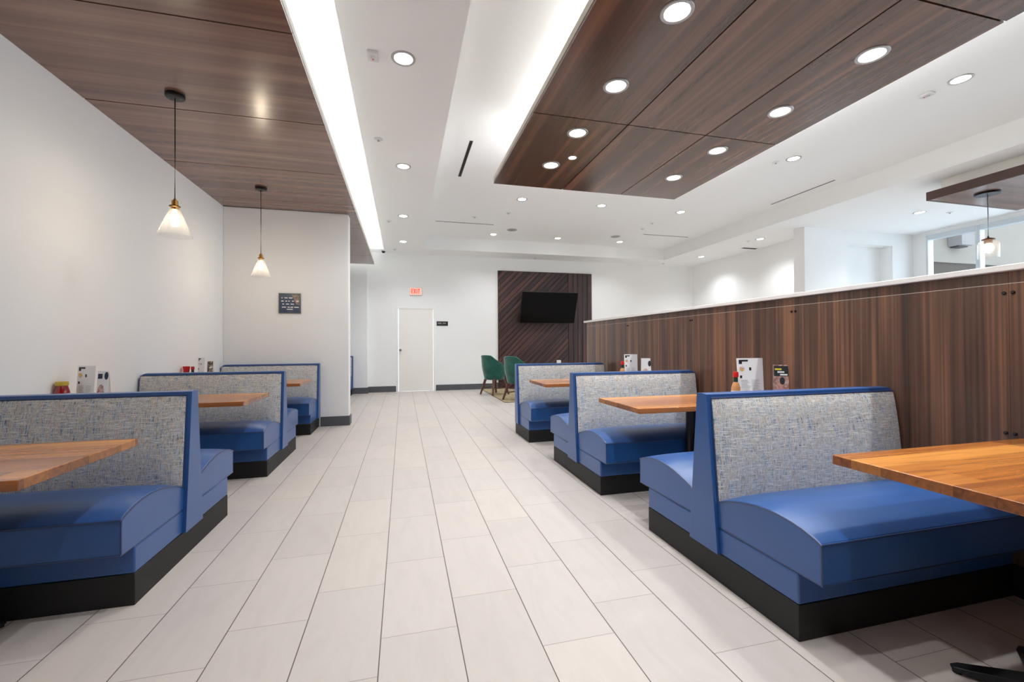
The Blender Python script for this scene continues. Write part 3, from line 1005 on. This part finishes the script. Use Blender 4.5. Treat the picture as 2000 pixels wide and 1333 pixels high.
copy_tree(PD, None, 'glass cone pendant lamp with brass socket, in front of the white wing wall', (-1.73, 6.01, ZC))
t = thing('pendant_lamp', 'small clear jar pendant lamp hanging under the canopy by the windows', 'pendant lamp', (8.0, 4.217, 3.304))
MB().cyl((0, 0, -0.025), 0.135, 0.025, 36).build('ceiling_canopy', 'black', t, bevel=0.003)
MB().tube([(0, 0, -0.02), (0.004, 0, -0.3), (0, 0, -0.62)], 0.0045, 8).build('cord', 'black', t, smooth=True)
MB().lathe((0, 0, -0.62), [(0.008, 0.01), (0.012, -0.01), (0.066, -0.030), (0.070, -0.042), (0.045, -0.045), (0.043, -0.095), (0.0001, -0.097)], 28).build('socket', 'bronze', t, smooth=True, angle=30)
pr = [(0.060, -0.045), (0.095, -0.070), (0.112, -0.11), (0.112, -0.30)]
MB().lathe((0, 0, -0.62), pr+[(r-0.003, z) for r, z in pr][::-1], 40, closed=True).build('glass_shade', 'shade_glass', t, smooth=True)
MB().lathe((0, 0, -0.62), [(0.0001, -0.097), (0.02, -0.10), (0.05, -0.135), (0.056, -0.165), (0.045, -0.20), (0.0001, -0.222)], 28).build('bulb', 'bulb', t, smooth=True)

# ------------------------------------------------------------------ far wall: feature boards, television, signs
FX0, FX1, FZ0, FZ1, FSPL = 2.517, 5.29, 0.0, 3.23, 4.56
t = thing('feature_wall', 'dark wood board feature wall with diagonal and upright boards behind the television', 'wall panelling', (0, YF, 0))
MB().box(FX0, FX1, -0.02, -0.001, 0.0, FZ1).build('backing_board', 'shadow_gap', t)
bw = 0.145
nb = 5
for i in range(nb):
    a = FSPL+(FX1-FSPL)*i/nb; b = FSPL+(FX1-FSPL)*(i+1)/nb
    MB().box(a+0.004, b-0.004, -0.038, -0.021, 0.0, FZ1).build('upright_board', 'feature', t, bevel=0.006)
# diagonal boards rising to the right, each clipped to the rectangle
def clip(poly, axis, val, keep_less):
    out = []
    n = len(poly)
    for i in range(n):
        p, q = poly[i], poly[(i+1) % n]
        ip = (p[axis] <= val) if keep_less else (p[axis] >= val)
        iq = (q[axis] <= val) if keep_less else (q[axis] >= val)
        if ip: out.append(p)
        if ip != iq:
            k = (val-p[axis])/(q[axis]-p[axis])
            out.append((p[0]+k*(q[0]-p[0]), p[1]+k*(q[1]-p[1])))
    return out
dmat = wood('espresso_boards_diagonal', 0, (38, 22, 24), (58, 36, 36), (90, 58, 52), 0.4, 0.1, 1.0, 1.5)
d = 0.115*math.sqrt(2)
c = -3.4
while c < 3.4:
    # strip between z = x + c and z = x + c + d (x relative to FX0)
    g = 0.007
    poly = [(-4, -4+c+g), (8, 8+c+g), (8, 8+c+d-g), (-4, -4+c+d-g)]
    for ax, val, kl in ((0, 0, False), (0, FSPL-FX0-0.004, True), (1, 0, False), (1, FZ1, True)):
        poly = clip(poly, ax, val, kl)
        if not poly: break
    if len(poly) >= 3:
        m = MB()
        # object frame turned 45 degrees so the grain follows the board
        q = [((x+z)/math.sqrt(2), (z-x)/math.sqrt(2)) for x, z in poly]
        A = [m.bm.verts.new((u, 0, v)) for u, v in q]
        B = [m.bm.verts.new((u, 0.016, v)) for u, v in q]
        k = len(q)
        for i in range(k):
            m.bm.faces.new([A[i], A[(i+1) % k], B[(i+1) % k], B[i]])
        m.bm.faces.new(A); m.bm.faces.new(B[::-1])
        m.build('diagonal_board', dmat, t, loc=(FX0, -0.038, 0), rot=(0, -PI/4, 0), bevel=0.006)
    c += d

t = thing('television', 'large black flat television tilted down on the dark board wall', 'television', (3.885, YF-0.30, 2.21))
t.rotation_euler = (math.radians(20), 0, math.radians(0))
MB().box(-0.80, 0.80, -0.02, 0.03, -0.44, 0.44).build('tv_housing', 'tv_body', t, bevel=0.005)
MB().box(-0.79, 0.79, -0.0225, -0.0205, -0.428, 0.432).build('screen', 'tv', t)
m = MB(); m.box(-0.2, 0.2, 0.031, 0.055, -0.2, 0.2); m.tube([(0, 0.05, -0.05), (0, 0.22, -0.16)], 0.03, 10)
m.build('wall_bracket', 'black', t)

t = thing('exit_sign', 'small glowing red exit sign high above the far door', 'exit sign', (0.325, YF, 2.60))
MB().box(-0.155, 0.155, -0.045, 0, -0.10, 0.10).build('sign_housing', 'trim', t, bevel=0.005)
MB().box(-0.145, 0.145, -0.048, -0.0455, -0.09, 0.09).build('sign_face', 'exit_face', t)
m = MB()
def letter(m, ch, x, w, z0, z1, y0, y1, th):
    if ch == 'E':
        m.box(x, x+th, y0, y1, z0, z1)
        for z in (z0, (z0+z1-th)/2, z1-th): m.box(x+th, x+w, y0, y1, z, z+th)
    elif ch == 'X':
        for s_ in (1, -1):
            a, b = (x, x+w-th) if s_ == 1 else (x+w-th, x)
            m.loft([[(a, y0, z0), (a+th, y0, z0), (a+th, y1, z0), (a, y1, z0)], [(b, y0, z1), (b+th, y0, z1), (b+th, y1, z1), (b, y1, z1)]])
    elif ch == 'I':
        m.box(x+w/2-th/2, x+w/2+th/2, y0, y1, z0, z1)
    elif ch == 'T':
        m.box(x, x+w, y0, y1, z1-th, z1)
        m.box(x+w/2-th/2, x+w/2+th/2, y0, y1, z0, z1-th)
for i, ch in enumerate('EXIT'):
    x0 = (-0.115, -0.052, 0.012, 0.052)[i]
    letter(m, ch, x0, (0.05, 0.055, 0.03, 0.055)[i], -0.055, 0.065, -0.051, -0.0485, 0.015)
m.build('sign_lettering', 'exit_red', t)

t = thing('door_plaque', 'small black name plaque on the wall right of the far door', 'sign', (1.01, YF, 1.768))
MB().box(-0.147, 0.147, -0.008, 0, -0.058, 0.058).build('plaque_plate', 'plaque', t, bevel=0.002)
m = MB()
for a, b in ((-0.118, -0.006), (0.016, 0.092)):
    x = a
    while x < b-0.012:
        m.box(x, x+0.013, -0.0095, -0.0081, -0.004, 0.022); x += 0.020
m.build('plaque_lettering', 'ink_grey', t)

t = thing('framed_poster', 'small square navy framed poster on the white wing wall', 'picture', (-1.604, 6.90, 1.822))
m = MB()
m.box(-0.148, -0.134, -0.02, 0, -0.148, 0.148); m.box(0.134, 0.148, -0.02, 0, -0.148, 0.148)
m.box(-0.134, 0.134, -0.02, 0, 0.134, 0.148); m.box(-0.134, 0.134, -0.02, 0, -0.148, -0.134)
m.build('poster_frame', 'frame_grey', t, bevel=0.002)
po = MB().box(-0.134, 0.134, -0.010, 0, -0.134, 0.134).build('poster_print', 'poster', t)
m = MB()
m.prism([(-0.0102, 0.134), (-0.0108, 0.134)], 0, 0, 0.001) if False else None
m.loft([[(0.02, -0.0112, 0.13), (0.13, -0.0112, 0.13), (0.13, -0.0102, 0.13), (0.02, -0.0102, 0.13)], [(0.09, -0.0112, -0.02), (0.13, -0.0112, -0.02), (0.13, -0.0102, -0.02), (0.09, -0.0102, -0.02)]])
m.build('printed_photo', 'poster_photo', po)
m = MB()
for z, sg in ((0.078, [(-0.11, -0.095), (-0.07, -0.03), (-0.01, 0.035)]), (0.032, [(-0.115, -0.08), (-0.06, -0.035), (-0.02, 0.0), (0.03, 0.055), (0.085, 0.12)]),
              (-0.012, [(-0.10, -0.075), (-0.05, -0.01), (0.01, 0.055)]), (-0.058, [(-0.105, -0.05), (-0.03, 0.0), (0.01, 0.045), (0.06, 0.12)]), (-0.088, [(-0.04, 0.04)])):
    for a, b in sg:
        m.box(a, b, -0.0125, -0.0113, z-0.006, z+0.006)
m.build('printed_lettering', 'paper', po)

# ------------------------------------------------------------------ table-top items
def menu_stand(label, p0, p1, h, art, tilt=0.0):
    """upright card between two floor-plan points p0 (left) and p1 (right) on a table at z 0.752"""
    w = math.hypot(p1[0]-p0[0], p1[1]-p0[1])
    t = thing('menu_card', label, 'menu', ((p0[0]+p1[0])/2, (p0[1]+p1[1])/2, 0.752), math.atan2(p1[1]-p0[1], p1[0]-p0[0]), 'table menus')
    MB().loft([[(-w/2, -0.002, 0), (w/2, -0.002, 0), (w/2, 0.002, 0), (-w/2, 0.002, 0)], [(-w/2*1.04, 0.018, h), (w/2*1.04, 0.018, h), (w/2*1.04, 0.022, h), (-w/2*1.04, 0.022, h)]]).build('card', 'paper', t)
    def onz(z): return -0.0028+0.020*z/h
    m = MB()
    x0 = -w/2*0.88
    m.box(x0, x0+w*0.36, onz(h*0.95)-0.0006, onz(h*0.95)+0.002, h*0.925, h*0.965)
    m.box(x0, x0+w*0.12, onz(h*0.9)-0.0006, onz(h*0.9)+0.002, h*0.87, h*0.925)
    m.box(x0+w*0.40, x0+w*0.48, onz(h*0.76)-0.0008, onz(h*0.76)+0.002, h*0.72, h*0.79)
    m.box(x0+w*0.02, x0+w*0.10, onz(h*0.58)-0.0008, onz(h*0.58)+0.002, h*0.55, h*0.61)
    m.build('printed_heading', 'ink', t)
    m = MB()
    m.cyl((x0+w*0.11, onz(h*0.76)-0.0012, h*0.765), w*0.10, 0.003, 20, 1)
    m.build('printed_picture', 'food2', t)
    m = MB()
    random.seed(3)
    for r in range(15):
        z = h*(0.50-0.028*r)
        for cx in (-0.38, 0.04):
            ww = random.uniform(0.22, 0.36)
            m.box(w*cx, w*(cx+ww), onz(z)-0.0006, onz(z)+0.002, z, z+h*0.006)
    m.build('printed_text', 'ink_grey', t)
    m = MB(); m.box(-w/2*0.9, w/2*0.9, 0.006, 0.05, 0, 0.012); m.build('stand_foot', 'black', t, bevel=0.002)
    return t

def photo_card(label, p0, p1, h, style):
    w = math.hypot(p1[0]-p0[0], p1[1]-p0[1])
    t = thing('table_tent_card', label, 'table card', ((p0[0]+p1[0])/2, (p0[1]+p1[1])/2, 0.752), math.atan2(p1[1]-p0[1], p1[0]-p0[0]), 'table tent cards')
    m = MB()
    m.loft([[(-w/2, 0, 0), (w/2, 0, 0), (w/2, 0.003, 0), (-w/2, 0.003, 0)], [(-w/2, 0.030, h), (w/2, 0.030, h), (w/2, 0.033, h), (-w/2, 0.033, h)]])
    m.loft([[(-w/2, 0.064, 0), (w/2, 0.064, 0), (w/2, 0.067, 0), (-w/2, 0.067, 0)], [(-w/2, 0.034, h), (w/2, 0.034, h), (w/2, 0.037, h), (-w/2, 0.037, h)]])
    m.build('card', 'paper' if style != 'cafe' else 'roomphoto', t)
    def Y(z): return 0.030*z/h
    def patch(m, x0, x1, z0, z1, e):
        m.loft([[(x0, Y(z0)-e, z0), (x1, Y(z0)-e, z0), (x1, Y(z0)+0.001, z0), (x0, Y(z0)+0.001, z0)], [(x0, Y(z1)-e, z1), (x1, Y(z1)-e, z1), (x1, Y(z1)+0.001, z1), (x0, Y(z1)+0.001, z1)]])
    def blob(m, cx, cz, rx, rz, e, n=18):
        ps = [(cx+rx*math.cos(2*PI*i/n), cz+rz*math.sin(2*PI*i/n)) for i in range(n)]
        A = [m.bm.verts.new((x, Y(z)-e, z)) for x, z in ps]; B = [m.bm.verts.new((x, Y(z)+0.001, z)) for x, z in ps]
        for i in range(n): m.bm.faces.new([A[i], A[(i+1) % n], B[(i+1) % n], B[i]])
        m.bm.faces.new(A); m.bm.faces.new(B[::-1])
    if style == 'fruit':
        m = MB(); blob(m, -w*0.12, h*0.36, w*0.32, h*0.26, 0.0008); m.build('printed_photo', 'food', t)
        m = MB(); blob(m, w*0.30, h*0.86, w*0.18, h*0.11, 0.0008); patch(m, -w*0.45, -w*0.05, h*0.78, h*0.92, 0.0006); m.build('printed_badge', 'ink_blue', t)
    elif style == 'dessert':
        m = MB(); blob(m, -w*0.05, h*0.32, w*0.36, h*0.26, 0.0008); m.build('printed_photo', 'food2', t)
        m = MB(); blob(m, w*0.34, h*0.78, w*0.15, h*0.12, 0.0008); m.build('printed_badge', 'ink', t)
    elif style == 'coffee':
        m = MB(); patch(m, -w*0.47, w*0.47, h*0.02, h*0.98, 0.0008); m.build('printed_photo', 'brownphoto', t)
        m = MB(); patch(m, -w*0.1, w*0.4, h*0.70, h*0.76, 0.0016); m.build('printed_lettering', 'paper', t)
    else:
        m = MB(); patch(m, -w*0.44, w*0.49, h*0.70, h*0.97, 0.0008); m.build('printed_banner', 'ink', t)
        m = MB(); patch(m, -w*0.38, w*0.05, h*0.86, h*0.905, 0.0016); m.build('printed_yellow_lettering', 'ink_yellow', t)
        m = MB(); patch(m, -w*0.22, w*0.22, h*0.79, h*0.83, 0.0016); patch(m, -w*0.05, w*0.42, h*0.72, h*0.76, 0.0016); m.build('printed_lettering', 'paper', t)
        m = MB(); blob(m, w*0.02, h*0.20, w*0.40, h*0.20, 0.0010); m.build('printed_shirt', 'shirt', t)
        m = MB(); blob(m, w*0.0, h*0.50, w*0.15, h*0.13, 0.0014); m.build('printed_face', 'skin', t)
        m = MB(); blob(m, w*0.08, h*0.58, w*0.17, h*0.10, 0.0018); m.build('printed_hair', 'ink', t)
    return t

def jar(label, x, y, r=0.045, h=0.10):
    t = thing('sauce_jar', label, 'sauce jar', (x, y, 0.752))
    MB().lathe((0, 0, 0), [(r*0.9, 0), (r, 0.008), (r, h*0.72), (r*0.78, h*0.95), (r*0.72, h)], 32).build('jar_body', 'ketchup', t, smooth=True, angle=60)
    MB().lathe((0, 0, h), [(r*0.82, 0), (r*0.84, 0.006), (r*0.84, 0.026), (r*0.78, 0.030)], 32).build('lid', 'yellow', t, smooth=True, angle=50)
    m = MB(); m.lathe((0, 0, 0), [(r+0.0006, h*0.30), (r+0.0012, h*0.30), (r+0.0012, h*0.66), (r+0.0006, h*0.66)], 32, closed=True)
    m.build('label_band', 'label_w', t, smooth=True)
    return t

def bottle(label, x, y, h=0.215, body='amber'):
    t = thing('sauce_bottle', label, 'sauce bottle', (x, y, 0.752))
    k = h/0.215
    MB().lathe((0, 0, 0), [(0.026*k, 0), (0.029*k, 0.005*k), (0.029*k, 0.105*k), (0.022*k, 0.130*k), (0.012*k, 0.148*k), (0.011*k, 0.172*k)], 28).build('bottle_body', body, t, smooth=True, angle=60)
    MB().lathe((0, 0, 0), [(0.0135*k, 0.145*k), (0.0145*k, 0.146*k), (0.0135*k, 0.176*k), (0.0125*k, 0.177*k)], 24, closed=True).build('neck_band', 'green_label', t, smooth=True)
    MB().lathe((0, 0, 0.178*k), [(0.018*k, 0), (0.018*k, 0.028*k), (0.014*k, 0.037*k), (0.0001, 0.038*k)], 24).build('cap', 'red', t, smooth=True, angle=50)
    MB().lathe((0, 0, 0), [(0.0295*k, 0.02*k), (0.0302*k, 0.02*k), (0.0302*k, 0.085*k), (0.0295*k, 0.085*k)], 28, closed=True).build('label_band', 'label_w', t, smooth=True)
    return t

def shaker(label, x, y, h=0.085, mat='ink'):
    t = thing('pepper_shaker', label, 'shaker', (x, y, 0.752))
    MB().lathe((0, 0, 0), [(0.022, 0), (0.024, 0.004), (0.018, h*0.7)], 20).build('shaker_body', mat, t, smooth=True)
    MB().lathe((0, 0, h*0.7), [(0.019, 0), (0.019, h*0.2), (0.010, h*0.3)], 20).build('shaker_top', 'chrome', t, smooth=True)

# second left table
menu_stand('tall white menu card beside the red jar on the second left table', (-2.405, 3.97), (-2.245, 3.88), 0.305, 0)
photo_card('small tent card with red fruit picture on the second left table', (-2.235, 3.89), (-2.165, 3.89), 0.265, 'fruit')
jar('red sauce jar with yellow lid on the second left table', -2.425, 3.87, 0.043, 0.165)
# third left table
menu_stand('white menu card on the third left table in front of the wing wall', (-2.310, 5.72), (-2.235, 5.69), 0.32, 0)
photo_card('narrow dark tent card with coffee picture on the third left table', (-2.225, 5.74), (-2.165, 5.74), 0.275, 'coffee')
t = thing('sauce_cup', 'small red dipping cup on the third left table', 'sauce cup', (-2.418, 5.72, 0.752))
MB().lathe((0, 0, 0), [(0.022, 0), (0.030, 0.17), (0.036, 0.215), (0.034, 0.217), (0.0001, 0.20)], 24).build('cup_body', 'red', t, smooth=True)
bottle('red capped sauce bottle left of the menu on the third left table', -2.355, 5.72, 0.215, 'green_label')
# second right table
menu_stand('tall white menu card on the second right table by the partition', (2.465, 2.74), (2.675, 2.72), 0.335, 0)
photo_card('small tent card with a portrait picture on the second right table', (2.708, 2.665), (2.785, 2.60), 0.285, 'cafe')
bottle('red capped hot sauce bottle with green neck on the second right table', 2.432, 2.735, 0.235)
shaker('small dark shaker behind the menu on the second right table', 2.715, 2.80, 0.13)
# third right table
menu_stand('white menu card on the third right table by the partition', (2.555, 4.63), (2.705, 4.60), 0.325, 0)
photo_card('tent card with yellow dessert picture on the third right table', (2.70, 4.52), (2.79, 4.45), 0.28, 'dessert')
bottle('red capped hot sauce bottle on the third right table by the partition', 2.522, 4.63, 0.245)
shaker('small dark shaker on the third right table by the partition', 2.735, 4.66, 0.13)

# ------------------------------------------------------------------ lounge corner
t = thing('area_rug', 'patterned tan rug under the green chairs by the far wall', 'rug', (0, 0, 0))
MB().box(2.05, 5.0, 8.68, 11.40, 0.0005, 0.010).build('rug_field', 'rug', t)
m = MB()
m.box(2.03, 2.05, 8.66, 11.42, 0.0005, 0.011); m.box(5.0, 5.02, 8.66, 11.42, 0.0005, 0.011); m.box(2.05, 5.0, 8.66, 8.68, 0.0005, 0.011); m.box(2.05, 5.0, 11.40, 11.42, 0.0005, 0.011)
m.build('rug_binding', 'rug_edge', t)

def make_chair(label):
    """tub chair facing local +y"""
    t = thing('lounge_chair', label, 'chair', group='green velvet chairs on the rug')
    # shell: curved back sweeping into low arms
    m = MB()
    N, K = 26, 8
    outer, inner = [], []
    def ring(u):
        a = math.radians(-115+230*u)           # 0 at the rear centre
        return a
    rows_o, rows_i = [], []
    for i in range(N+1):
        u = i/N
        a = ring(u)
        k = abs(a)/math.radians(115)
        top = 0.93-0.28*max(0, (k-0.32)/0.68)**0.85 if k > 0.32 else 0.93
        if k <= 0.32: top = 0.93-0.010*(k/0.32)**3
        ro, ri = [], []
        for j in range(K+1):
            v = j/K
            z = 0.38+(top-0.38)*v
            r = 0.245+0.055*v+0.02*math.sin(PI*v)
            for lst, rr in ((ro, r), (ri, r-0.045)):
                lst.append((rr*math.sin(a)*1.02, -rr*math.cos(a)*0.98-0.02*v, z))
        rows_o.append(ro); rows_i.append(ri)
    rings = []
    for ro, ri in zip(rows_o, rows_i):
        tp = ((ro[-1][0]+ri[-1][0])/2, (ro[-1][1]+ri[-1][1])/2, ro[-1][2]+0.014)
        rings.append(ro+[tp]+ri[::-1])
    m.loft(rings)
    sh = m.build('backrest', 'green', t, smooth=True, angle=60)
    m = MB()
    m.tube([((ro[-1][0]*1.0), ro[-1][1], ro[-1][2]+0.004) for ro in rows_o], 0.006, 8)
    m.build('welt_cord', 'green_pipe', sh, smooth=True)
    MB().lathe((0, 0, 0), [(0.20, 0.352), (0.235, 0.365), (0.243, 0.40), (0.240, 0.455), (0.20, 0.475), (0.0001, 0.480)], 36).build('seat', 'green', t, smooth=True, angle=70)
    for sx in (-1, 1):
        for sy in (-1, 1):
            m = MB(); m.tube([(sx*0.15, sy*0.15, 0.37), (sx*0.235, sy*0.245, 0.0)], 0.034, 10, 0.022)
            m.build('leg', 'leg_wood', t, smooth=True)
    m = MB()
    for sx in (-1, 1):
        m.tube([(sx*0.188, -0.19, 0.155), (sx*0.188, 0.19, 0.155)], 0.012, 8)
    m.tube([(-0.17, -0.178, 0.25), (0.17, -0.178, 0.25)], 0.012, 8)
    m.tube([(-0.17, 0.178, 0.25), (0.17, 0.178, 0.25)], 0.012, 8)
    m.build('stretcher', 'leg_wood', t, smooth=True)
    return t
C1 = make_chair('green velvet tub chair with splayed wooden legs, farther left by the far wall')
C1.location = (2.13, 10.15, 0.011); C1.rotation_euler = (0, 0, math.radians(-62))
copy_tree(C1, None, 'green velvet tub chair partly hidden by the third right booth', (2.42, 9.0, 0.011), math.radians(-58))
t = thing('lounge_table', 'round lounge table on the rug, hidden behind the third right booth', 'table', (3.35, 9.6, 0.011))
MB().cyl((0, 0, 0.70), 0.40, 0.03, 48).build('tabletop', 'leg_wood', t, bevel=0.004)
MB().cyl((0, 0, 0.02), 0.035, 0.68, 24).build('pedestal_column', 'black', t, smooth=True)
MB().cyl((0, 0, 0), 0.24, 0.02, 40).build('base_disc', 'black', t, bevel=0.004)
t = thing('napkin_holder', 'small white block showing above the back of the third right booth', 'napkin holder', (3.57, 9.6, 0.7415))
MB().box(-0.05, 0.05, -0.035, 0.035, 0, 0.012).build('holder_base', 'trim', t, bevel=0.003)
MB().box(-0.046, 0.046, -0.03, 0.03, 0.013, 0.085).build('napkin_stack', 'paper', t, bevel=0.006)

# ------------------------------------------------------------------ outside the window
t = thing('neighbour_building', 'beige stucco building wall seen through the window at far right', 'building', (0, 8.0, 0))
MB().box(11.6, 19.0, 0, 0.3, 3.27, 4.60).build('upper_wall', 'stucco', t)
MB().box(11.6, 19.0, 0.05, 0.3, 0, 3.265).build('lower_wall', 'stucco_brown', t)
t = thing('wall_unit', 'grey box unit mounted on the beige wall outside the window', 'equipment box', (13.88, 8.0, 3.64))
MB().box(-0.22, 0.22, -0.30, -0.001, 0.03, 0.5).build('unit_housing', 'unit', t, bevel=0.01)
MB().box(-0.16, 0.16, -0.2, -0.02, 0.0, 0.028).build('unit_base', 'black', t)
